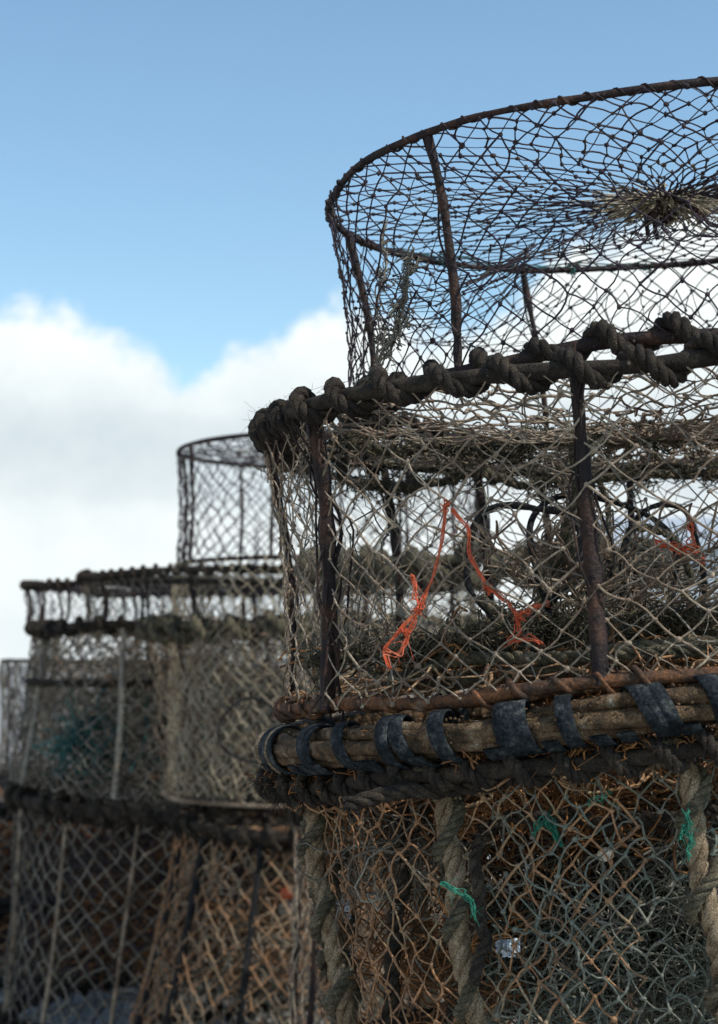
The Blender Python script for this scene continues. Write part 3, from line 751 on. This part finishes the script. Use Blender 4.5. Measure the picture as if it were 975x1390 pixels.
# distant shed right of the stack
sr = empty('harbour_shed', (10.2, 42, 0)); tag(sr, 'pale grey blue corrugated shed far behind the nearest stack at the right', 'building')
mb = MB(); mb.box((10.2, 44, 2.0), (8, 4, 4.0))
xs = np.arange(6.3, 14.2, .3)
for x in xs: mb.box((x, 41.985, 2.0), (.08, .04, 3.9))
mb.build('wall', 'shed', sr, origin=(10.2, 42, 0), smooth=False)
mb = MB(); V = [(5.9, 41.7, 4.0), (14.5, 41.7, 4.0), (14.5, 46.3, 4.0), (5.9, 46.3, 4.0), (5.9, 44, 4.9), (14.5, 44, 4.9)]
mb.quads(V, [[0, 1, 5, 4], [2, 3, 4, 5], [0, 3, 2, 1]]); mb.t.append(np.array([[0, 4, 3], [1, 2, 5]]))
mb.build('roof', 'shed_roof', sr, origin=(10.2, 42, 0), smooth=False)
mb = MB(); mb.box((8, 41.95, 1.4), (2.0, .06, 2.8)); mb.build('door', 'shed_roof', sr, origin=(10.2, 42, 0), smooth=False)
mb = MB(); mb.box((11.5, 41.95, 2.2), (1.4, .06, .9)); mb.build('window', 'window', sr, origin=(10.2, 42, 0), smooth=False)

tp = at(348, 702, 24); mb = MB()
n = 10; z = np.linspace(0, tp[2], n); rad = np.interp(z, [0, 2.4, tp[2]], [.05, .04, .006])
mb.tubes(np.stack([np.full(n, tp[0] - .03) + .012 * z, np.full(n, 24.), z], 1), rad, 8, cap=True)
o = mb.build('mast', 'mast', None, origin=(tp[0], 24, 0)); tag(o, 'thin dark tapering mast in the distance, seen through the open mesh of the middle stack', 'mast')

# ================================================================== SKY + LIGHT
SUN_EL = R(50); SUN_AZ = R(122)      # azimuth clockwise from +Y (view direction): right and a little behind the camera
W = bpy.data.worlds.new('World'); C.world = W; W.use_nodes = True
nt = W.node_tree; nt.nodes.clear()
L = nt.links.new
out = nn(nt, 'ShaderNodeOutputWorld'); bg = nn(nt, 'ShaderNodeBackground'); bg.inputs['Strength'].default_value = .15
L(bg.outputs[0], out.inputs[0])
sky = nn(nt, 'ShaderNodeTexSky'); sky.sky_type = 'NISHITA'; sky.sun_disc = False; sky.sun_elevation = SUN_EL; sky.sun_rotation = SUN_AZ
sky.air_density = 1.0; sky.dust_density = .4; sky.ozone_density = 2.0
def mth(op, a, b=None, c=None, clamp=False):
    n = nn(nt, 'ShaderNodeMath', operation=op, use_clamp=clamp)
    for i, v in enumerate((a, b, c)):
        if v is None: continue
        if isinstance(v, (int, float)): n.inputs[i].default_value = v
        else: L(v, n.inputs[i])
    return n.outputs[0]
tc = nn(nt, 'ShaderNodeTexCoord'); sp = nn(nt, 'ShaderNodeSeparateXYZ'); L(tc.outputs['Generated'], sp.inputs[0])
az = mth('ARCTAN2', sp.outputs[0], sp.outputs[1]); el = mth('ARCSINE', sp.outputs[2])
cmb = nn(nt, 'ShaderNodeCombineXYZ'); L(az, cmb.inputs[0]); L(el, cmb.inputs[1])
def noise(scale, det, rough=.55, off=(0, 0, 0), sx=1, sy=1):
    mp = nn(nt, 'ShaderNodeMapping'); L(cmb.outputs[0], mp.inputs[0]); mp.inputs['Location'].default_value = off; mp.inputs['Scale'].default_value = (sx, sy, 1)
    n = nn(nt, 'ShaderNodeTexNoise'); L(mp.outputs[0], n.inputs['Vector']); n.inputs['Scale'].default_value = scale; n.inputs['Detail'].default_value = det; n.inputs['Roughness'].default_value = rough
    return n.outputs['Fac']
# cloud bank skyline (elevation, radians) against azimuth
pts = [(-.203, .198), (-.18, .204), (-.165, .203), (-.14, .186), (-.12, .178), (-.104, .163), (-.092, .160), (-.075, .172), (-.05, .185), (-.03, .197), (-.01, .204), (.02, .200), (.05, .188), (.085, .196), (.11, .226), (.14, .246), (.17, .250), (.2, .255)]
fc = nn(nt, 'ShaderNodeFloatCurve')
ax01 = mth('DIVIDE', mth('ADD', az, .25), .5)
L(ax01, fc.inputs['Value'])
cv = fc.mapping.curves[0]
cv.points[0].location = (0, .2 / .4); cv.points[1].location = (1, .24 / .4)
for x, y in pts: cv.points.new((x + .25) / .5, y / .4)
fc.mapping.update()
bound = mth('MULTIPLY', fc.outputs[0], .4)
n1 = noise(22, 6, .62); n2 = noise(75, 5, .65, (3, 1, 0))
edge = mth('ADD', bound, mth('MULTIPLY', mth('SUBTRACT', n1, .5), .05))
edge = mth('ADD', edge, mth('MULTIPLY', mth('SUBTRACT', n2, .5), .03))
dens = nn(nt, 'ShaderNodeMapRange', interpolation_type='SMOOTHSTEP'); L(mth('SUBTRACT', edge, el), dens.inputs[0])
dens.inputs[1].default_value = -.006; dens.inputs[2].default_value = .016
# holes and wisps in the bank on the right
hole = noise(14, 4, .55, (7.3, 2.1, 0))
hm = nn(nt, 'ShaderNodeMapRange', interpolation_type='SMOOTHSTEP'); L(hole, hm.inputs[0]); hm.inputs[1].default_value = .56; hm.inputs[2].default_value = .68
rgt = nn(nt, 'ShaderNodeMapRange', interpolation_type='SMOOTHSTEP'); L(az, rgt.inputs[0]); rgt.inputs[1].default_value = .04; rgt.inputs[2].default_value = .09
hi = nn(nt, 'ShaderNodeMapRange', interpolation_type='SMOOTHSTEP'); L(el, hi.inputs[0]); hi.inputs[1].default_value = .15; hi.inputs[2].default_value = .19
cut = mth('MULTIPLY', mth('MULTIPLY', hm.outputs[0], rgt.outputs[0]), hi.outputs[0])
dn = mth('MULTIPLY', dens.outputs[0], mth('SUBTRACT', 1.0, mth('MULTIPLY', cut, .8)))
# shade of the cloud: grey belly, bright crown and bright foot
sh = nn(nt, 'ShaderNodeFloatCurve'); L(mth('DIVIDE', mth('ADD', el, mth('MULTIPLY', mth('SUBTRACT', noise(9, 3, .5, (1.7, 4, 0), 1, 1.6), .5), .06)), .25), sh.inputs['Value'])
cv = sh.mapping.curves[0]
cv.points[0].location = (0, .78); cv.points[1].location = (1, .95)
for x, y in ((.08, .74), (.22, .86), (.30, .84), (.40, .55), (.50, .46), (.60, .74), (.70, .92), (.85, 1.0)): cv.points.new(x, y)
sh.mapping.update()
n3 = noise(26, 5, .6, (5, 5, 0))
shade = mth('ADD', sh.outputs[0], mth('MULTIPLY', mth('SUBTRACT', n3, .5), .55))
ccol = nn(nt, 'ShaderNodeMix', data_type='RGBA'); L(shade, ccol.inputs['Factor'])
ccol.inputs[6].default_value = (2.9, 3.6, 4.1, 1); ccol.inputs[7].default_value = (6.0, 6.35, 6.3, 1)
tint = nn(nt, 'ShaderNodeMix', data_type='RGBA', blend_type='MULTIPLY'); tint.inputs['Factor'].default_value = 1
L(sky.outputs[0], tint.inputs[6]); tint.inputs[7].default_value = (1.02, 1.12, 1.05, 1)
mixc = nn(nt, 'ShaderNodeMix', data_type='RGBA'); L(dn, mixc.inputs['Factor']); L(tint.outputs[2], mixc.inputs[6]); L(ccol.outputs[2], mixc.inputs[7])
L(mixc.outputs[2], bg.inputs['Color'])

sl = bpy.data.lights.new('sun', 'SUN'); sl.energy = 3.7; sl.angle = R(.53); sl.color = (1, .95, .87)
so = bpy.data.objects.new('sun', sl); col.objects.link(so)
dv = Vector((math.sin(SUN_AZ) * math.cos(SUN_EL), math.cos(SUN_AZ) * math.cos(SUN_EL), math.sin(SUN_EL)))
so.rotation_euler = dv.to_track_quat('Z', 'Y').to_euler(); so.location = dv * 20

C.view_settings.view_transform = 'Standard'; C.view_settings.look = 'None'; C.view_settings.exposure = .17; C.view_settings.gamma = 1
C.view_settings.use_curve_mapping = False
